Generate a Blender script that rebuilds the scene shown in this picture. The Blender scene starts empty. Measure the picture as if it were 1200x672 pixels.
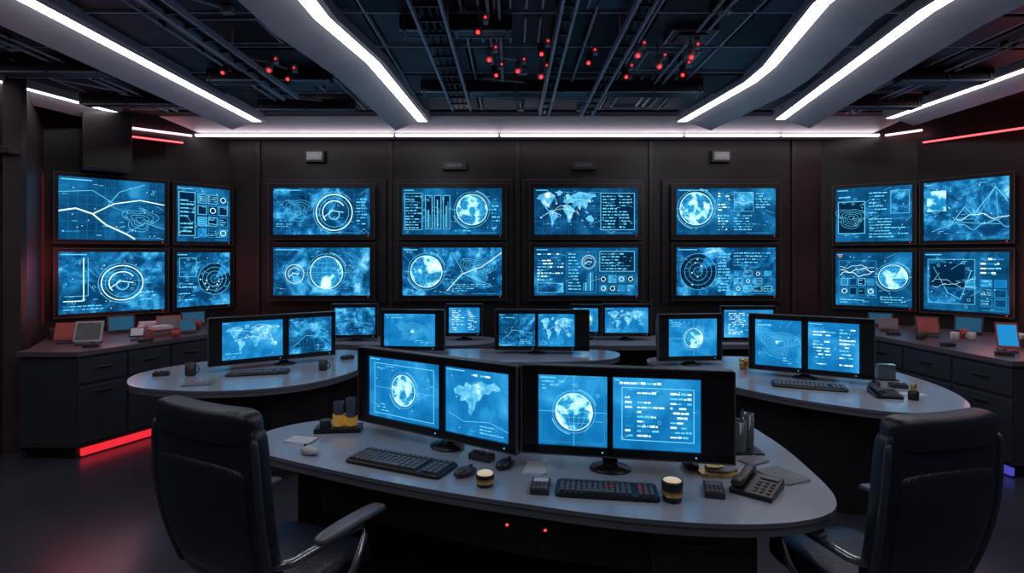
import bpy, math, random
from mathutils import Vector, Matrix
random.seed(11)
C = bpy.context.scene
C.view_settings.view_transform = 'Standard'
C.view_settings.look = 'None'
C.view_settings.exposure = 0.0

# ------------------------------------------------------------------ materials
def pmat(name, col, rough=0.5, metal=0.0, var=0.15, scale=12.0, bump=0.0, emit=None, es=0.0, rvar=0.0, coat=0.0, spec=0.5):
    m = bpy.data.materials.new(name); m.use_nodes = True
    nt = m.node_tree; b = nt.nodes['Principled BSDF']
    tc = nt.nodes.new('ShaderNodeTexCoord'); n = nt.nodes.new('ShaderNodeTexNoise')
    n.inputs['Scale'].default_value = scale; n.inputs['Detail'].default_value = 4
    nt.links.new(tc.outputs['Object'], n.inputs['Vector'])
    r = nt.nodes.new('ShaderNodeValToRGB')
    r.color_ramp.elements[0].position = .3; r.color_ramp.elements[1].position = .7
    r.color_ramp.elements[0].color = (*[c*(1-var) for c in col], 1)
    r.color_ramp.elements[1].color = (*[min(1, c*(1+var)) for c in col], 1)
    nt.links.new(n.outputs['Fac'], r.inputs['Fac']); nt.links.new(r.outputs['Color'], b.inputs['Base Color'])
    b.inputs['Roughness'].default_value = rough; b.inputs['Metallic'].default_value = metal
    b.inputs['Specular IOR Level'].default_value = spec
    if rvar:
        mr = nt.nodes.new('ShaderNodeMapRange'); mr.inputs['To Min'].default_value = rough-rvar; mr.inputs['To Max'].default_value = rough+rvar
        nt.links.new(n.outputs['Fac'], mr.inputs['Value']); nt.links.new(mr.outputs['Result'], b.inputs['Roughness'])
    if bump:
        bp = nt.nodes.new('ShaderNodeBump'); bp.inputs['Strength'].default_value = bump; bp.inputs['Distance'].default_value = .01
        nt.links.new(n.outputs['Fac'], bp.inputs['Height']); nt.links.new(bp.outputs['Normal'], b.inputs['Normal'])
    if coat: b.inputs['Coat Weight'].default_value = coat
    if emit:
        b.inputs['Emission Color'].default_value = (*emit, 1); b.inputs['Emission Strength'].default_value = es
    return m

def emat(name, col, s):
    m = bpy.data.materials.new(name); m.use_nodes = True
    nt = m.node_tree; nt.nodes.clear()
    o = nt.nodes.new('ShaderNodeOutputMaterial'); e = nt.nodes.new('ShaderNodeEmission')
    e.inputs['Color'].default_value = (*col, 1); e.inputs['Strength'].default_value = s
    nt.links.new(e.outputs[0], o.inputs[0]); return m

def screen_mat(name, stops, scale, s=1.0, dist=0.6, rough=.62):
    m = bpy.data.materials.new(name); m.use_nodes = True
    nt = m.node_tree; nt.nodes.clear(); N = nt.nodes.new; L = nt.links.new
    o = N('ShaderNodeOutputMaterial'); e = N('ShaderNodeEmission'); tc = N('ShaderNodeTexCoord')
    oi = N('ShaderNodeObjectInfo'); mu = N('ShaderNodeMath'); mu.operation = 'MULTIPLY'; mu.inputs[1].default_value = 60
    L(oi.outputs['Random'], mu.inputs[0])
    n = N('ShaderNodeTexNoise'); n.noise_dimensions = '4D'
    n.inputs['Scale'].default_value = scale; n.inputs['Detail'].default_value = 9; n.inputs['Roughness'].default_value = rough
    n.inputs['Distortion'].default_value = dist
    L(tc.outputs['UV'], n.inputs['Vector']); L(mu.outputs[0], n.inputs['W'])
    r = N('ShaderNodeValToRGB'); cr = r.color_ramp
    cr.elements[0].position = stops[0][0]; cr.elements[0].color = (*stops[0][1], 1)
    cr.elements[1].position = stops[-1][0]; cr.elements[1].color = (*stops[-1][1], 1)
    for p, c in stops[1:-1]:
        k = cr.elements.new(p); k.color = (*c, 1)
    L(n.outputs['Fac'], r.inputs['Fac']); L(r.outputs['Color'], e.inputs['Color'])
    e.inputs['Strength'].default_value = s
    L(e.outputs[0], o.inputs[0]); return m

M = {}
M['wall'] = pmat('wall_dark', (.020, .016, .019), .42, var=.25, scale=3)
M['wall_panel'] = pmat('wall_panel', (.026, .021, .025), .38, var=.2, scale=5)
M['wall_red'] = pmat('wall_red_brown', (.05, .030, .034), .5, var=.2, scale=3)
M['ceil'] = pmat('ceiling_dark', (.010, .012, .016), .6, var=.3, scale=4)
M['tileA'] = pmat('ceiling_tile_a', (.026, .033, .045), .55, var=.3, scale=6)
M['tileB'] = pmat('ceiling_tile_b', (.070, .088, .115), .5, var=.3, scale=6)
M['grid'] = pmat('ceiling_grid_metal', (.58, .66, .76), .4, .1, scale=8)
M['housing'] = pmat('light_housing', (.58, .58, .63), .45, scale=3, var=.08)
M['strip'] = emat('strip_light_white', (1.0, .97, 1.0), 9.0)
M['strip2'] = emat('strip_light_cove', (1.0, .86, .90), 4.5)
M['pink'] = emat('strip_light_pink', (1.0, .45, .50), 3.0)
M['red'] = emat('red_led', (1.0, .03, .04), 3.0)
M['redstrip'] = emat('red_strip', (1.0, .10, .12), 2.5)
M['redk'] = emat('red_kick_strip', (1.0, .03, .05), .9)
M['reddim'] = emat('red_edge_strip', (1.0, .04, .05), .15)
M['purple'] = emat('blue_kick_strip', (.12, .12, .9), .5)
M['desk'] = pmat('desk_top_laminate', (.34, .385, .47), .22, var=.05, scale=2, rvar=.04, coat=.25)
M['edge'] = pmat('desk_edge', (.15, .165, .205), .4, var=.08, scale=6)
M['body'] = pmat('desk_body', (.014, .015, .021), .5, var=.2, scale=4)
M['cab'] = pmat('cabinet_grey', (.040, .044, .060), .42, var=.1, scale=3)
M['cabtop'] = pmat('cabinet_top', (.11, .09, .105), .33, var=.1, scale=3)
M['black'] = pmat('black_plastic', (.010, .011, .014), .35, var=.2, scale=20)
M['black2'] = pmat('dark_grey_plastic', (.035, .038, .046), .4, var=.2, scale=20)
M['rim'] = pmat('bezel_rim', (.11, .12, .14), .35, .3, var=.1, scale=20)
M['key'] = pmat('keycap_grey', (.11, .115, .13), .45, var=.2, scale=40)
M['keyred'] = pmat('keycap_red', (.4, .03, .03), .45)
M['leather'] = pmat('chair_leather', (.018, .024, .042), .36, var=.2, scale=60, bump=.25)
M['piping'] = pmat('chair_piping', (.045, .055, .08), .35, var=.1)
M['chrome'] = pmat('chair_metal', (.42, .44, .50), .28, .9, scale=10)
M['armpad'] = pmat('armrest_pad', (.15, .16, .20), .28, var=.15)
M['gold'] = pmat('brass', (.75, .48, .15), .3, .8, var=.3, scale=40)
M['amber'] = pmat('amber_drink', (.7, .38, .06), .15, 0, var=.2, scale=40, emit=(1, .5, .08), es=.12)  # faint self-glow added to the drink colour, imitating lit glass
M['cream'] = pmat('cream', (.75, .65, .5), .5, emit=(1, .8, .5), es=.35)
M['paper'] = pmat('paper', (.62, .66, .75), .5, var=.08)
M['paperd'] = pmat('paper_dark', (.16, .17, .2), .5, var=.2, scale=30)
M['redp'] = pmat('red_plastic', (.40, .06, .06), .4, var=.2)
M['white'] = pmat('pale_plastic', (.5, .52, .55), .4)
M['glass'] = pmat('smoked_glass', (.09, .12, .15), .08, var=.1, coat=.5)
M['floor'] = pmat('floor_polished', (.044, .046, .068), .25, var=.12, scale=1.5, rvar=.03, spec=1.0)
d1 = (.001, .022, .065); d2 = (.003, .055, .155); d3 = (.008, .15, .38); d4 = (.05, .43, .78); d5 = (.55, .93, 1.0)
M['bgmap'] = screen_mat('screen_map', [(.30, d1), (.46, d2), (.53, d3), (.60, d4), (.69, d5)], 2.0, 1.15, .6, .68)
M['bgsea'] = screen_mat('screen_sea', [(.30, d1), (.5, (.004, .08, .21)), (.62, (.010, .18, .42)), (.72, (.05, .38, .68))], 1.7, 1.15)
M['bgoc'] = screen_mat('screen_ocean', [(.30, d1), (.5, (.003, .055, .16)), (.64, (.008, .12, .30))], 3.0, 1.1)
M['bglit'] = screen_mat('screen_lit', [(.30, (.003, .10, .30)), (.48, (.006, .18, .46)), (.6, (.025, .31, .66)), (.75, (.12, .55, .9))], 1.2, 1.2)
M['globe'] = screen_mat('screen_globe', [(.40, (.008, .17, .42)), (.495, (.02, .32, .66)), (.515, (.28, .80, 1.0)), (.62, (.85, .99, 1))], 4.2, 1.15, .4, .5)
M['land'] = screen_mat('screen_land', [(.35, (.03, .33, .62)), (.55, (.15, .62, .92)), (.68, (.75, .97, 1))], 7.0, 1.1, .4, .6)
M['ln'] = emat('screen_line', (.14, .66, .96), 1.1)
M['lw'] = emat('screen_line_white', (.68, .96, 1.0), 1.4)
M['lm'] = emat('screen_line_mid', (.02, .26, .54), 1.0)
M['ldim'] = emat('screen_standby', (.02, .10, .18), .8)
M['ld'] = emat('screen_panel_dark', (.001, .022, .065), 1.0)
M['lred'] = emat('screen_red', (.6, .12, .10), 1.0)

# ------------------------------------------------------------------ mesh builder
class MB:
    def __init__(s):
        s.v = []; s.f = []; s.m = []; s.sm = []; s.uv = []; s.mats = []; s.X = Matrix.Identity(4)
    def mi(s, k):
        if k not in s.mats: s.mats.append(k)
        return s.mats.index(k)
    def add(s, vs, fs, mat, smooth=False, uvs=None):
        o = len(s.v); s.v += [s.X @ Vector(p) for p in vs]; i = s.mi(mat)
        for f in fs:
            s.f.append([o+a for a in f]); s.m.append(i); s.sm.append(smooth)
            s.uv.append([uvs[a] for a in f] if uvs else [(0, 0)]*len(f))
    def box(s, c, d, mat, R=None):
        x, y, z = [a/2 for a in d]
        vs = [Vector((i*x, j*y, k*z)) for k in (-1, 1) for j in (-1, 1) for i in (-1, 1)]
        if R: vs = [R @ p for p in vs]
        vs = [p+Vector(c) for p in vs]
        s.add(vs, [(0, 2, 3, 1), (4, 5, 7, 6), (0, 1, 5, 4), (2, 6, 7, 3), (0, 4, 6, 2), (1, 3, 7, 5)], mat)
    def prism(s, poly, z0, z1, mat, side=None):
        n = len(poly)
        a = sum(poly[i][0]*poly[(i+1) % n][1]-poly[(i+1) % n][0]*poly[i][1] for i in range(n))
        if a < 0: poly = poly[::-1]
        vs = [(p[0], p[1], z0) for p in poly]+[(p[0], p[1], z1) for p in poly]
        s.add(vs, [list(range(n))[::-1], list(range(n, 2*n))], mat)
        s.add(vs, [(i, (i+1) % n, n+(i+1) % n, n+i) for i in range(n)], side or mat)
    def cyl(s, a, b, r, mat, r2=None, seg=20, smooth=True, cap=True):
        a = Vector(a); b = Vector(b); r2 = r if r2 is None else r2
        q = (b-a).to_track_quat('Z', 'Y'); vs = []
        for c, rr in ((a, r), (b, r2)):
            for i in range(seg):
                t = 2*math.pi*i/seg; vs.append(c+q @ Vector((rr*math.cos(t), rr*math.sin(t), 0)))
        s.add(vs, [(i, (i+1) % seg, seg+(i+1) % seg, seg+i) for i in range(seg)], mat, smooth)
        if cap: s.add(vs, [list(range(seg))[::-1], list(range(seg, 2*seg))], mat)
    def rev(s, c, prof, mat, seg=24, sx=1, sy=1):
        vs = []; n = len(prof)
        for r, z in prof:
            for i in range(seg):
                t = 2*math.pi*i/seg; vs.append((c[0]+r*sx*math.cos(t), c[1]+r*sy*math.sin(t), c[2]+z))
        fs = [(k*seg+i, k*seg+(i+1) % seg, (k+1)*seg+(i+1) % seg, (k+1)*seg+i) for k in range(n-1) for i in range(seg)]
        s.add(vs, fs, mat, True)
        s.add(vs, [list(range(seg))[::-1], list(range((n-1)*seg, n*seg))], mat)
    def loft(s, rings, mat, smooth=True):
        n = len(rings[0]); vs = [p for r in rings for p in r]
        fs = [(k*n+i, k*n+(i+1) % n, (k+1)*n+(i+1) % n, (k+1)*n+i) for k in range(len(rings)-1) for i in range(n)]
        fs += [list(range(n))[::-1], list(range((len(rings)-1)*n, len(rings)*n))]
        s.add(vs, fs, mat, smooth)
    def tube(s, pts, r, mat, seg=10):
        rings = []
        pts = [Vector(p) for p in pts]
        for i, p in enumerate(pts):
            d = (pts[min(i+1, len(pts)-1)]-pts[max(i-1, 0)]).normalized(); q = d.to_track_quat('Z', 'X')
            rings.append([p+q @ Vector((r*math.cos(2*math.pi*k/seg), r*math.sin(2*math.pi*k/seg), 0)) for k in range(seg)])
        s.loft(rings, mat)
    def build(s, name, loc=(0, 0, 0), rot=(0, 0, 0), bevel=0, sub=0, parent=None, seg=2):
        me = bpy.data.meshes.new(name); me.from_pydata([tuple(p) for p in s.v], [], s.f)
        for k in s.mats: me.materials.append(M[k])
        ul = me.uv_layers.new(name='UVMap')
        for i, p in enumerate(me.polygons):
            p.material_index = s.m[i]; p.use_smooth = s.sm[i]
            for j, li in enumerate(p.loop_indices): ul.data[li].uv = s.uv[i][j]
        me.update()
        o = bpy.data.objects.new(name, me); C.collection.objects.link(o); o.location = loc; o.rotation_euler = rot
        if parent: o.parent = parent
        if bevel:
            b = o.modifiers.new('bevel', 'BEVEL'); b.width = bevel; b.segments = seg; b.limit_method = 'ANGLE'; b.angle_limit = math.radians(40)
        if sub:
            b = o.modifiers.new('sub', 'SUBSURF'); b.levels = sub; b.render_levels = sub
        return o

def empty(name, loc, rz):
    e = bpy.data.objects.new(name, None); C.collection.objects.link(e); e.location = loc; e.rotation_euler = (0, 0, rz); e.empty_display_size = .1
    return e

def se_ring(cx, cy, cz, hw, ht, p=.5, n=24, plane='xy', bend=0):
    out = []
    for i in range(n):
        t = 2*math.pi*i/n; c, d = math.cos(t), math.sin(t)
        a = hw*math.copysign(abs(c)**p, c); b = ht*math.copysign(abs(d)**p, d)
        if plane == 'xy': out.append((cx+a, cy+b+bend*(a/max(hw, 1e-6))**2, cz))
        else: out.append((cx+a, cy, cz+b+bend*(a/max(hw, 1e-6))**2))
    return out

def catmull(P, k=6):
    n = len(P); out = []
    for i in range(n):
        p0, p1, p2, p3 = [Vector(P[(i+j-1) % n]) for j in range(4)]
        for q in range(k):
            t = q/k
            out.append(tuple(.5*((2*p1)+(-p0+p2)*t+(2*p0-5*p1+4*p2-p3)*t*t+(-p0+3*p1-3*p2+p3)*t**3)))
    return out

# ------------------------------------------------------------------ screen contents
WORLD = [
 [(.04, .78), (.08, .86), (.16, .90), (.25, .92), (.33, .84), (.30, .76), (.27, .70), (.24, .64), (.235, .58), (.20, .61), (.21, .53), (.24, .50), (.19, .55), (.15, .62), (.12, .68), (.11, .75)],
 [(.35, .90), (.39, .96), (.44, .93), (.41, .85), (.37, .83)],
 [(.24, .52), (.29, .53), (.33, .48), (.37, .44), (.35, .35), (.31, .28), (.285, .16), (.265, .20), (.26, .34), (.23, .44)],
 [(.455, .60), (.50, .66), (.56, .63), (.60, .58), (.64, .52), (.60, .46), (.585, .36), (.55, .27), (.52, .29), (.51, .42), (.47, .49), (.445, .54)],
 [(.45, .70), (.46, .76), (.50, .79), (.49, .86), (.54, .88), (.57, .83), (.64, .89), (.72, .93), (.82, .90), (.95, .88), (.97, .82), (.90, .80), (.88, .72), (.84, .70), (.83, .62), (.79, .54), (.77, .62), (.74, .64), (.71, .53), (.68, .62), (.64, .60), (.61, .57), (.59, .64), (.60, .69), (.54, .70), (.50, .68)],
 [(.80, .36), (.84, .41), (.89, .42), (.93, .34), (.90, .26), (.84, .29)],
 [(.78, .50), (.82, .52), (.86, .47), (.82, .45)], [(.89, .70), (.91, .76), (.93, .72)], [(.455, .79), (.47, .83), (.48, .79)],
]
def screen(mb, cx, cz, y, w, h, spec, rng, big=False):
    """flat display w x h in the x/z plane facing -y; spec is a list of drawn elements"""
    x0 = cx-w/2; z0 = cz-h/2
    U = lambda u: x0+u*w
    V = lambda v: z0+v*h
    A = w/h
    def quad(a, b, c, d, mat, k=1, uv=None):
        yy = y-.0006*k
        mb.add([(U(p[0]), yy, V(p[1])) for p in (a, b, c, d)], [(0, 1, 2, 3)], mat, uvs=uv or [(p[0]*A, p[1]) for p in (a, b, c, d)])
    def poly(ps, mat, k): mb.add([(U(p[0]), y-.0006*k, V(p[1])) for p in ps], [list(range(len(ps)))], mat, uvs=[(p[0]*A, p[1]) for p in ps])
    def rect(u0, v0, u1, v1, mat, k=2): quad((u0, v0), (u1, v0), (u1, v1), (u0, v1), mat, k)
    def frame(u0, v0, u1, v1, mat, t=.012):
        rect(u0, v0, u1, v0+t, mat, 3); rect(u0, v1-t, u1, v1, mat, 3); rect(u0, v0, u0+t/A, v1, mat, 3); rect(u1-t/A, v0, u1, v1, mat, 3)
    def ring(u, v, r0, r1, mat, k=4, a0=0, a1=1, n=40):
        for i in range(int(n)):
            t0 = 2*math.pi*(a0+(a1-a0)*i/n); t1 = 2*math.pi*(a0+(a1-a0)*(i+1)/n)
            P = lambda r, t: (u+r*math.cos(t)/A, v+r*math.sin(t))
            quad(P(r0, t0), P(r1, t0), P(r1, t1), P(r0, t1), mat, k)
    def disc(u, v, r, mat, k=3, n=40):
        poly([(u+r*math.cos(2*math.pi*i/n)/A, v+r*math.sin(2*math.pi*i/n)) for i in range(n)], mat, k)
    def line(ps, t, mat, k=3):
        for a, b in zip(ps[:-1], ps[1:]):
            dx = (b[0]-a[0])*A; dy = b[1]-a[1]; l = math.hypot(dx, dy) or 1
            nx = -dy/l*t/2/A; ny = dx/l*t/2
            quad((a[0]-nx, a[1]-ny), (b[0]-nx, b[1]-ny), (b[0]+nx, b[1]+ny), (a[0]+nx, a[1]+ny), mat, k)
    def text(u0, v0, u1, v1, rows, mat='ln'):
        lh = (v1-v0)/rows
        for i in range(rows):
            if rng.random() < .08: continue
            v = v1-(i+.7)*lh; u = u0; end = u0+(u1-u0)*rng.uniform(.35, 1)
            while u < end:
                l = rng.uniform(.015, .06)/A*1.6
                rect(u, v, min(u+l, u1), v+lh*rng.uniform(.28, .45), rng.choice([mat, mat, 'ln', 'lm']), 4); u += l+.010
    for s in spec:
        k = s[0]
        if k == 'bg': rect(0, 0, 1, 1, s[1], 0)
        elif k == 'text': text(*s[1:])
        elif k == 'world':
            _, u0, v0, u1, v1 = s
            for P in WORLD:
                P2 = []
                for a, b in zip(P, P[1:]+P[:1]):
                    P2.append(a); P2.append(((a[0]+b[0])/2+rng.uniform(-.008, .008), (a[1]+b[1])/2+rng.uniform(-.012, .012)))
                poly([(u0+(u1-u0)*p[0], v0+(v1-v0)*p[1]) for p in P2], 'land', 2)
            for i in range(6):
                a = (rng.uniform(.1, .9), rng.uniform(.35, .85)); b = (rng.uniform(.1, .9), rng.uniform(.35, .85))
                pts = [(u0+(u1-u0)*(a[0]+(b[0]-a[0])*t/10), v0+(v1-v0)*(a[1]+(b[1]-a[1])*t/10+.10*math.sin(math.pi*t/10))) for t in range(11)]
                line(pts, .005, 'lw', 4); ring(pts[0][0], pts[0][1], .012, .018, 'lw', 5, n=14)
        elif k == 'globe':
            _, u, v, r = s
            disc(u, v, r, 'globe'); ring(u, v, r*.98, r*1.02, 'lw'); ring(u, v, r*1.15, r*1.17, 'ln', 4); ring(u, v, r*1.22, r*1.27, 'ln', 4, .05, .22); ring(u, v, r*1.22, r*1.27, 'ln', 4, .55, .72)
            for q in (-.6, -.3, 0, .3, .6):
                c = math.sqrt(1-q*q); line([(u-r*c/A, v+q*r), (u+r*c/A, v+q*r)], .004, 'ln', 5)
                line([(u+q*r*math.cos(t)/A, v+r*math.sin(t)) for t in [math.pi*(j/12-.5) for j in range(13)]], .004, 'ln', 5)
            line([(u-r*1.35/A, v), (u-r*1.02/A, v)], .008, 'ln', 5); line([(u+r*1.02/A, v), (u+r*1.35/A, v)], .008, 'ln', 5)
        elif k == 'ring':
            _, u, v, r = s
            disc(u, v, r*.76, 'bgmap', 2)
            ring(u, v, r*.95, r, 'lw'); ring(u, v, r*.78, r*.80, 'ln'); ring(u, v, r*.6, r*.65, 'lw', 4, .1, .62); ring(u, v, r*1.1, r*1.125, 'ln', 4, .1, .8)
            line([(u-r*.6/A, v-.3*r), (u-.1*r/A, v+.1*r), (u+r*.5/A, v+.0*r)], .012, 'lw', 5); ring(u, v-.1*r, r*.25, r*.31, 'ln', 5, .3, 1.1)
        elif k == 'radar':
            _, u, v, r = s
            disc(u, v, r, 'ld', 2)
            for q in (.25, .5, .75, 1): ring(u, v, r*q-.006, r*q, 'ln', 4)
            for t in range(12):
                a = t*math.pi/6; line([(u, v), (u+r*math.cos(a)/A, v+r*math.sin(a))], .003, 'lm', 3)
            poly([(u, v)]+[(u+r*math.cos(.4+j*.12)/A, v+r*math.sin(.4+j*.12)) for j in range(7)], 'bglit', 3)
            for _i in range(7):
                a = rng.uniform(0, 6.28); q = r*rng.uniform(.2, .9); disc(u+q*math.cos(a)/A, v+q*math.sin(a), .014, 'lw', 5, 10)
        elif k == 'contour':
            _, u, v, r, n = s
            for q in range(n):
                rr = r*(q+1)/n; ph = rng.uniform(0, .4)
                line([(u+rr*(1+.22*math.sin(3*t+ph)+.1*math.sin(5*t+1))*math.cos(t)/A, v+rr*.8*(1+.22*math.sin(3*t+ph)+.1*math.sin(5*t+1))*math.sin(t)) for t in [2*math.pi*j/36 for j in range(37)]], .005, 'ln', 4)
        elif k == 'bars':
            _, u0, v0, u1, v1, n = s
            for i in range(n):
                a = u0+(u1-u0)*i/n; rect(a, v0, a+(u1-u0)/n*.6, v0+(v1-v0)*rng.uniform(.3, 1), 'ln' if i % 2 else 'lm', 4)
        elif k == 'cells':
            _, u0, v0, u1, v1, nx, ny = s
            for i in range(nx):
                for j in range(ny):
                    a = u0+(u1-u0)*i/nx; b = v0+(v1-v0)*j/ny; du = (u1-u0)/nx*.86; dv = (v1-v0)/ny*.8
                    rect(a, b, a+du, b+dv, rng.choice(['ld', 'lm', 'bgmap', 'bglit']), 2)
                    frame(a, b, a+du, b+dv, 'ln' if rng.random() < .3 else 'lm', .01)
                    q = rng.random()
                    if q < .5: text(a+du*.1, b+dv*.15, a+du*.9, b+dv*.85, 3)
                    elif q < .75: ring(a+du/2, b+dv/2, dv*.25, dv*.32, 'lw', 4, n=20)
        elif k == 'panel':
            _, u0, v0, u1, v1 = s; rect(u0, v0, u1, v1, 'ld', 2); frame(u0, v0, u1, v1, 'ln')
        elif k == 'win':
            _, u0, v0, u1, v1 = s; rect(u0, v0, u1, v1, 'bgmap', 2); frame(u0, v0, u1, v1, 'ln', .008)
        elif k == 'rect': rect(*s[1:6], 4)
        elif k == 'frame': frame(*s[1:5], s[5] if len(s) > 5 else 'lm')
        elif k == 'line': line(s[1], s[2], s[3] if len(s) > 3 else 'ln', 4)
        elif k == 'disc': disc(s[1], s[2], s[3], s[4], 5)
        elif k == 'gridl':
            for i in range(1, 12): line([(i/12, 0), (i/12, 1)], .003, 'lm', 1)
            for i in range(1, 7): line([(0, i/7), (1, i/7)], .003, 'lm', 1)
        elif k == 'wave':
            _, u0, u1, v, amp, n = s
            for q in range(n):
                ph = rng.uniform(0, 6); am = amp*rng.uniform(.5, 1)
                ps = [(u0+(u1-u0)*i/24, v+(q-n/2)*.07+am*math.sin(ph+i*.35)+am*.4*math.sin(ph*2+i*.9)) for i in range(25)]
                line(ps, rng.choice([.006, .009]), rng.choice(['ln', 'ln', 'lw']), 4)
    rect(.02, .95, .02+.25*rng.random()+.05, .967, 'ln', 4); rect(.7, .03, .95, .045, 'lm', 4)
    for i in range(40 if big else 10):
        u, v = rng.uniform(.03, .95), rng.uniform(.05, .93); q = rng.random()
        if q < .4: rect(u, v, u+.012/A, v+.012, 'lw', 5)
        elif q < .7: rect(u, v, min(u+.06/A, .98), v+.008, 'ln', 5)
        elif q < .85: ring(u, v, .018, .024, 'ln', 5, n=14)
        else: line([(u, v), (min(.99, u+rng.uniform(.05, .15)), min(.98, max(.02, v+rng.uniform(-.15, .15))))], .005, 'ln', 5)

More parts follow.
